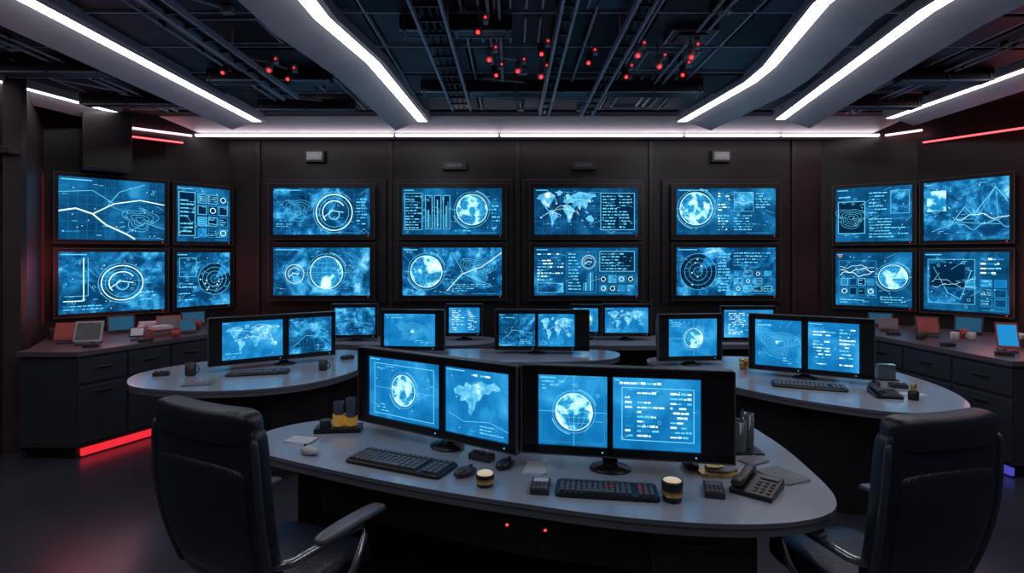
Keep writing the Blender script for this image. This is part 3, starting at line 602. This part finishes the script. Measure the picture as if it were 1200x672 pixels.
def mouse(x, y, rz, mat='black'):
    mb = MB(); rings = []
    for t in range(9):
        u = t/8; yy = -.055+.11*u; s_ = math.sin(math.pi*min(max(u*.94+.03, 0), 1))**.5
        rings.append([(.032*s_*math.copysign(abs(math.cos(a))**.7, math.cos(a)), yy, .015+(.022 if math.sin(a) > 0 else .015)*s_*math.sin(a)) for a in [2*math.pi*i/16 for i in range(16)]])
    mb.loft(rings, mat); mb.cyl((-.004, .03, .035), (.004, .03, .035), .008, 'black2', seg=12)
    mb.build('computer_mouse', (x, y, DZ), (0, 0, rz))
mouse(-.96, 2.63, R(60), 'white'); mouse(.79, 2.46, R(10)); mouse(-.03, 2.46, R(-40)); mouse(-.20, 2.37, R(-50), 'black2'); mouse(2.62, 4.0, R(-30))

def cup(name, x, y, r, h, body='black', top='gold', z=DZ):
    mb = MB()
    mb.rev((0, 0, 0), [(r*.85, 0), (r*.92, h*.1), (r, h*.8), (r, h), (r*.9, h), (r*.86, h*.85)], body)
    mb.rev((0, 0, h*.86), [(r*.9, 0), (r*.85, .01), (r*.5, .016)], top)
    mb.rev((0, 0, h*.3), [(r*1.0, 0), (r*1.03, .003), (r*1.03, .015), (r*1.0, .018)], 'gold')
    mb.build(name, (x, y, z))
cup('candle_jar', -.11, 2.27, .038, .05, 'black', 'cream')
cup('candle_jar', .615, 2.13, .04, .08, 'black', 'cream')
def mug(x, y, r, h, mat, z=DZ, rz=0):
    mb = MB(); mb.rev((0, 0, 0), [(r*.8, 0), (r, h*.12), (r, h), (r*.88, h), (r*.85, h*.2)], mat)
    mb.tube([(r*.9, 0, h*.8), (r*1.4, 0, h*.78), (r*1.65, 0, h*.5), (r*1.4, 0, h*.24), (r*.9, 0, h*.2)], r*.13, mat, 8)
    mb.build('coffee_mug', (x, y, z), (0, 0, rz))
mug(-2.52, 4.35, .04, .10, 'black2'); mug(1.93, 4.62, .035, .08, 'gold'); mug(-1.55, 4.55, .035, .08, 'black2')
def glass_set(x, y, rz, gold=True):
    mb = MB(); mb.prism([(-.12, -.05), (.12, -.05), (.12, .05), (-.12, .05)], 0, .025, 'black')
    mb.rev((.0, 0, .025), [(.026, 0), (.03, .13), (.027, .13), (.024, .01)], 'glass'); mb.rev((.065, 0, .025), [(.026, 0), (.03, .15), (.027, .15), (.024, .01)], 'glass')
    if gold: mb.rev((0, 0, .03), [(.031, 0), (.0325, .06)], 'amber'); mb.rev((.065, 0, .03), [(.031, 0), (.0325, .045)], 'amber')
    mb.cyl((-.07, 0, .025), (-.07, 0, .06), .03, 'black2'); mb.build('drinking_glass_tray', (x, y, DZ), (0, 0, rz), bevel=.002)
glass_set(-.93, 2.98, R(5))
mb = MB(); mb.rev((0, 0, 0), [(.04, 0), (.04, .15), (.035, .15), (.03, .02)], 'glass'); mb.rev((.07, .05, 0), [(.03, 0), (.03, .17), (.026, .17), (.022, .02)], 'glass')
for a in (-.01, .012): mb.cyl((a, 0, .02), (a*2.4, .01, .20), .004, 'chrome', seg=8)
mb.prism([(-.05, -.05), (.11, -.05), (.11, .09), (-.05, .09)], 0, .008, 'black'); mb.build('pen_holder', (1.08, 2.66, DZ))
def calc(x, y, rz, disp='paper'):
    mb = MB(); mb.box((0, 0, .012), (.075, .12, .024), 'black2'); mb.box((0, .03, .0255), (.06, .035, .003), disp)
    for i in range(4):
        for j in range(4): mb.box((-.024+.016*i, -.045+.015*j, .026), (.011, .010, .004), 'gold' if j == 0 else 'key')
    mb.build('pocket_calculator', (x, y, DZ), (0, 0, rz), bevel=.002, seg=1)
calc(.115, 2.235, R(-8)); calc(.80, 2.20, R(-15), 'paperd')
mb = MB()
prof = [(-.09, -.04), (.02, -.06), (.09, -.02), (.07, .05), (-.03, .06), (-.1, .03)]
mb.prism(prof, 0, .012, 'gold'); mb.prism([(p[0]*.7+.01, p[1]*.7) for p in prof], .012, .022, 'paperd'); mb.prism([(p[0]*.4-.02, p[1]*.5+.01) for p in prof], .022, .03, 'gold'); mb.build('brass_badge', (.90, 2.40, DZ), bevel=.003)
def telephone(x, y, rz, z=DZ):
    mb = MB(); mb.add([(-.08, -.09, 0), (.08, -.09, 0), (.08, .09, 0), (-.08, .09, 0), (-.08, -.09, .02), (.08, -.09, .02), (.08, .09, .04), (-.08, .09, .04)], [(3, 2, 1, 0), (4, 5, 6, 7), (0, 1, 5, 4), (1, 2, 6, 5), (2, 3, 7, 6), (3, 0, 4, 7)], 'black')
    mb.loft([se_ring(-.05, yy, .042+.008*abs(yy)*8+.006*(yy > 0), .020, hh, .6, 14, 'xz') for yy, hh in ((-.1, .012), (-.07, .016), (-.04, .010), (.04, .010), (.07, .016), (.1, .012))], 'black2')
    for i in range(3):
        for j in range(4): mb.box((.01+.025*i, -.06+.026*j, .024+.003*j), (.014, .014, .008), 'redp' if (i, j) == (2, 0) else 'key')
    mb.box((.035, .06, .038), (.07, .03, .006), 'paperd'); mb.build('desk_telephone', (x, y, z), (0, 0, rz), bevel=.002, seg=1)
telephone(.98, 2.22, R(-40))
telephone(2.5, 3.72, R(-15))
def sheets(x, y, rz, w=.15, d=.2, mat='paper', z=DZ, n=3):
    mb = MB()
    for i in range(n): mb.box((i*.004, i*.003, .001+.002*i), (w, d, .0018), mat, Matrix.Rotation(.06*i, 3, 'Z'))
    mb.build('paper_sheets', (x, y, z), (0, 0, rz))
sheets(1.15, 2.36, R(18), .13, .17, 'paperd'); sheets(1.10, 2.53, R(25), .12, .08, 'paperd'); sheets(.10, 2.45, R(-12), .09, .14, 'paper'); sheets(-1.08, 2.82, R(-20), .14, .09, 'paper')  # third sheet is a pale patch standing in for a strip-light reflection
sheets(2.7, 3.75, R(10), .15, .1, 'paper'); sheets(-2.3, 4.05, R(10), .2, .12, 'paperd')
def button_box(x, y, rz, z=DZ, n=3):
    mb = MB(); mb.box((0, 0, .014), (.11, .06, .028), 'black2'); mb.box((0, 0, .029), (.10, .05, .003), 'black')
    for i in range(n): mb.cyl((-.035+.035*i, 0, .03), (-.035+.035*i, 0, .038), .010, 'redp' if i % 2 == 0 else 'key', seg=12)
    mb.build('push_button_box', (x, y, z), (0, 0, rz), bevel=.003)
button_box(-.14, 2.56, R(-30)); button_box(-2.75, 4.35, R(20)); button_box(2.75, 3.95, R(-20)); button_box(-1.5, 5.05, R(40))
mb = MB(); mb.box((0, 0, .06), (.12, .05, .12), 'glass'); mb.box((0, 0, .005), (.15, .08, .01), 'black'); mb.build('card_file_box', (2.83, 4.2, DZ), (0, 0, R(-10)), bevel=.004)
mb = MB(); mb.rev((0, 0, 0), [(.03, 0), (.032, .05), (.02, .06)], 'black'); mb.rev((0, 0, .06), [(.012, 0), (.02, .03), (.012, .045)], 'gold'); mb.build('pen_holder', (2.62, 3.62, DZ))

# ------------------------------------------------------------------ side counters
CZ = .9
def counter(name, poly, front_a, front_b, kick, k0, k1):
    mb = MB(); mb.prism(poly, CZ-.04, CZ, 'cabtop'); ip = inset(poly, .03); mb.prism(ip, .1, CZ-.04, 'cab'); mb.prism(inset(poly, .08), 0, .1, 'black')
    a = Vector(front_a); b = Vector(front_b); d = (b-a); L_ = d.length; d.normalize(); n = Vector((d.y, -d.x)); rz = math.atan2(d.y, d.x); Rm = Matrix.Rotation(rz, 3, 'Z')
    nd = max(2, round(L_/.45))
    for i in range(nd):
        c = a+d*(L_*(i+.5)/nd)-n*.022
        mb.box((c.x, c.y, .36), (L_/nd-.02, .02, .48), 'cab', Rm); mb.box((c.x, c.y, .73), (L_/nd-.02, .02, .2), 'cab', Rm)
        h = c+n*.02; mb.box((h.x, h.y, .75), (.14, .02, .012), 'black2', Rm); mb.box((h.x, h.y, .55), (.14, .02, .012), 'black2', Rm)
    c = a+d*L_*(k0+k1)/2-n*.05; mb.box((c.x, c.y, .045), (L_*(k1-k0), .03, .06), kick, Rm)
    return mb.build(name, bevel=.004)
counter('storage_cabinet', [(-4.12, 4.60), (-3.6, 4.60), (-3.1, 5.7), (-3.42, 6.75), (-3.9, 6.28), (-4.64, 5.58), (-4.16, 4.78)], (-3.6, 4.6), (-3.1, 5.7), 'redk', .04, .8)
counter('storage_cabinet', [(3.7, 6.6), (3.62, 5.75), (3.78, 4.2), (5.2, 4.2), (5.2, 5.52), (4.62, 6.25), (4.1, 6.7)], (3.62, 5.75), (3.78, 4.2), 'purple', .72, .98)

def tablet(x, y, rz, w, h, scr, body='black2', name='tablet_on_stand', tilt=20):
    mb = MB(); Rm = Matrix.Rotation(R(-tilt), 3, 'X')
    mb.X = Matrix.Translation((0, 0, .02+h/2)) @ Rm.to_4x4()
    mb.box((0, 0, 0), (w, .014, h), body); mb.box((0, -.008, 0), (w*.86, .003, h*.82), scr)
    mb.X = Matrix.Identity(4)
    mb.box((0, .0, .006), (w*.7, .16, .012), 'black2'); mb.box((0, .055, .01+h*.3), (w*.2, .012, h*.52), 'black2', Matrix.Rotation(R(12), 3, 'X'))
    mb.build(name, (x, y, CZ), (0, 0, rz), bevel=.003)
tablet(-4.08, 5.1, R(25), .2, .17, 'redp', 'redp', tilt=30); tablet(-3.83, 5.02, R(15), .22, .19, 'paperd', 'white'); tablet(-3.58, 5.3, R(25), .12, .10, 'paper', 'black2', tilt=35)
tablet(-3.62, 5.85, R(35), .22, .15, 'paperd', 'redp'); tablet(-3.35, 5.72, R(50), .16, .13, 'ldim', 'redp'); tablet(-4.05, 5.75, R(42), .24, .16, 'ldim', 'black2', 'small_status_monitor', 10)
tablet(-3.62, 6.3, R(50), .26, .15, 'ldim', 'black2', 'small_status_monitor', 10)
tablet(4.0, 5.9, R(-25), .18, .12, 'paperd', 'redp'); tablet(4.12, 5.5, R(-20), .2, .18, 'redp', 'black2'); tablet(4.16, 4.66, R(-25), .15, .22, 'bglit', 'redp', 'wireless_display')
tablet(4.65, 5.65, R(-55), .24, .16, 'ldim', 'black2', 'small_status_monitor', 10); tablet(4.15, 6.25, R(-35), .24, .14, 'ldim', 'black2', 'small_status_monitor', 10)
rng = random.Random(3)
for x, y in [(-3.4, 5.95), (-3.45, 6.1), (-3.75, 5.62), (4.35, 5.25), (4.15, 5.2), (3.9, 5.3), (4.4, 5.4), (-3.3, 5.45)]:
    mug(x, y, .035, .07+.03*rng.random(), rng.choice(['redp', 'black2', 'redp', 'white']), CZ, rng.uniform(0, 6))
def books(x, y, rz):
    mb = MB(); z = 0
    for i in range(4):
        t = .02+.012*(i % 2); mb.box((.005*i, -.004*i, z+t/2), (.2-.01*i, .15, t), ['redp', 'paperd', 'redp', 'paper'][i]); z += t
    mb.build('book_stack', (x, y, CZ), (0, 0, rz), bevel=.002)
books(4.5, 4.95, R(15)); books(4.3, 5.78, R(-30)); books(-3.85, 5.85, R(40)); books(-3.52, 5.52, R(60))
mb = MB(); mb.box((0, 0, .05), (.36, .22, .1), 'black2'); mb.box((0, -.112, .05), (.3, .006, .06), 'black'); mb.cyl((.1, -.115, .05), (.1, -.118, .05), .008, 'red', seg=8)
mb.build('control_unit', (-4.3, 5.43, CZ), (0, 0, R(42)), bevel=.004)
for p in [(-3.68, 4.85, 20), (-3.40, 5.15, 60), (3.85, 4.9, 10), (3.95, 4.45, -20), (3.85, 5.6, 0)]: button_box(p[0], p[1], R(p[2]), CZ)

# ------------------------------------------------------------------ office chairs
def chair(x, y, rz, top=1.24, lean=.10, Wd=.30):
    e = empty('office_chair', (x, y, 0), rz); k = Wd/.30
    mb = MB(); rings = []
    for t, hw, th, z in [(-.26, .18, .02, .47), (-.245, .245, .045, .47), (-.1, .265, .055, .465), (.1, .27, .055, .465), (.22, .26, .05, .46), (.275, .22, .035, .445), (.29, .16, .012, .435)]:
        rings.append(se_ring(0, t, z, hw*k, th, .35, 28, 'xz'))
    mb.loft(rings, 'leather'); mb.build('seat', sub=1, parent=e)
    z0 = .50
    prof = lambda v: (Wd*(.76+.24*math.sin(math.pi*min(1, v*.62+.12))), -.25-lean*v-.03*math.sin(math.pi*v*1.1))
    mb = MB(); rings = []
    for i in range(17):
        v = i/16; z = z0+(top-.03-z0)*v; hw, yy = prof(v)
        th = .034 if 0 < i < 16 else .016
        rings.append(se_ring(0, yy, z, hw if 0 < i < 16 else hw*.93, th, .28, 32, 'xy', .03))
    mb.loft(rings, 'leather')
    for sx in (-1, 1):
        mb.tube([(sx*prof(i/14)[0]*.98, prof(i/14)[1]+.0, z0+(top-.03-z0)*i/14) for i in range(1, 14)], .014, 'piping', 8)
    mb.build('backrest', sub=1, parent=e)
    mb = MB(); rings = []
    for i in range(11):
        v = i/10; z = z0+.08+(top-.25-z0)*v; vv = (z-z0)/(top-.03-z0); hw, yy = prof(vv); hw = (hw-.045)*(.94 if i in (0, 10) else 1)
        rings.append(se_ring(0, yy-.032, z, hw, .012 if 0 < i < 10 else .004, .28, 24, 'xy', .022))
    mb.loft(rings, 'leather'); mb.build('back_panel', sub=1, parent=e)
    mb = MB(); rings = []; yb = prof(1)[1]
    for t in range(11):
        u = -1+t/5; q = 1 if abs(u) < .95 else .72
        rings.append([(u*(Wd-.025), yb-.004+.03*u*u+.048*q*math.copysign(abs(math.cos(a))**.5, math.cos(a)), top-.052+.058*q*math.copysign(abs(math.sin(a))**.5, math.sin(a))) for a in [2*math.pi*k_/20 for k_ in range(20)]])
    mb.loft(rings, 'leather'); mb.build('headrest', sub=1, parent=e)
    for sx, nm in ((-1, 'left'), (1, 'right')):
        mb = MB(); X = sx*.32*k
        mb.tube([(sx*.20, .02, .42), (X-sx*.025, .02, .43), (X, .06, .50), (X, .12, .60), (X, .10, .648), (X, .0, .657), (X, -.12, .66), (X-sx*.01, -.22, .655), (X-sx*.05, -.285, .65)], .015, 'chrome', 10)
        mb.build('armrest_frame_'+nm, parent=e)
        mb = MB(); mb.loft([se_ring(X, t, .682+dz, hw, .013 if hw > .02 else .008, .5, 18, 'xz') for t, hw, dz in [(-.13, .018, -.002), (-.11, .032, 0), (0, .038, .004), (.16, .038, 0), (.21, .03, -.006), (.225, .015, -.012)]], 'armpad')
        mb.build('armrest_pad_'+nm, sub=1, parent=e)
    mb = MB()
    mb.box((0, 0, .405), (.26, .28, .03), 'black'); mb.cyl((0, 0, .12), (0, 0, .26), .032, 'black'); mb.cyl((0, 0, .26), (0, 0, .40), .02, 'chrome')
    mb.cyl((0, 0, .075), (0, 0, .13), .045, 'black2')
    mb.cyl((.1, 0, .39), (.27, .03, .385), .007, 'black', seg=8)
    mb.box((0, -.2, .43), (.09, .2, .02), 'black'); mb.box((0, -.29, .52), (.09, .018, .2), 'black')
    for i in range(5):
        t = 2*math.pi*i/5+.3; c, d = math.cos(t), math.sin(t)
        mb.loft([[(c*r-d*a, d*r+c*a, zc+b) for a, b in ((-w, -hh), (w, -hh), (w*.8, hh), (-w*.8, hh))] for r, w, hh, zc in ((.03, .03, .022, .10), (.16, .024, .017, .095), (.30, .018, .012, .075))], 'chrome', False)
        for q in (-.014, .014): mb.cyl((c*.3-d*q-d*.008, d*.3+c*q+c*.008, .028), (c*.3-d*q+d*.008, d*.3+c*q-c*.008, .028), .028, 'black', seg=14)
        mb.cyl((c*.3, d*.3, .03), (c*.3, d*.3, .075), .009, 'black', seg=8)
    mb.build('star_base', parent=e)
    return e
chair(-.90, 2.22, R(-27), 1.19, .12, .28)
chair(1.36, 2.20, R(14), 1.17, .12, .25)

# ------------------------------------------------------------------ lights
def point(name, loc, e, col, r=.3):
    l = bpy.data.lights.new(name, 'POINT'); l.energy = e; l.color = col; l.shadow_soft_size = r
    o = bpy.data.objects.new(name, l); C.collection.objects.link(o); o.location = loc
point('red_fill', (-4.25, 5.25, 1.6), 2.5, (1, .12, .12), .2)  # added red fill points without fixtures, tinting the side walls
point('red_fill', (4.85, 5.0, 2.8), 5, (1, .12, .12))
point('red_fill', (4.7, 5.3, 1.35), 4, (1, .25, .22))  # fill added over each counter to redden it, no lamp here
point('red_fill', (-3.9, 5.4, 1.35), 4, (1, .25, .22))

w = bpy.data.worlds.new('w'); C.world = w; w.use_nodes = True
w.node_tree.nodes['Background'].inputs[0].default_value = (.05, .07, .12, 1); w.node_tree.nodes['Background'].inputs[1].default_value = .2

cd = bpy.data.cameras.new('camera'); co = bpy.data.objects.new('camera', cd); C.collection.objects.link(co)
co.location = (0, 0, 1.7); co.rotation_euler = (R(90), 0, 0); cd.sensor_width = 36; cd.lens = 36*650/1200; cd.shift_y = -.03; cd.clip_start = .05
C.camera = co
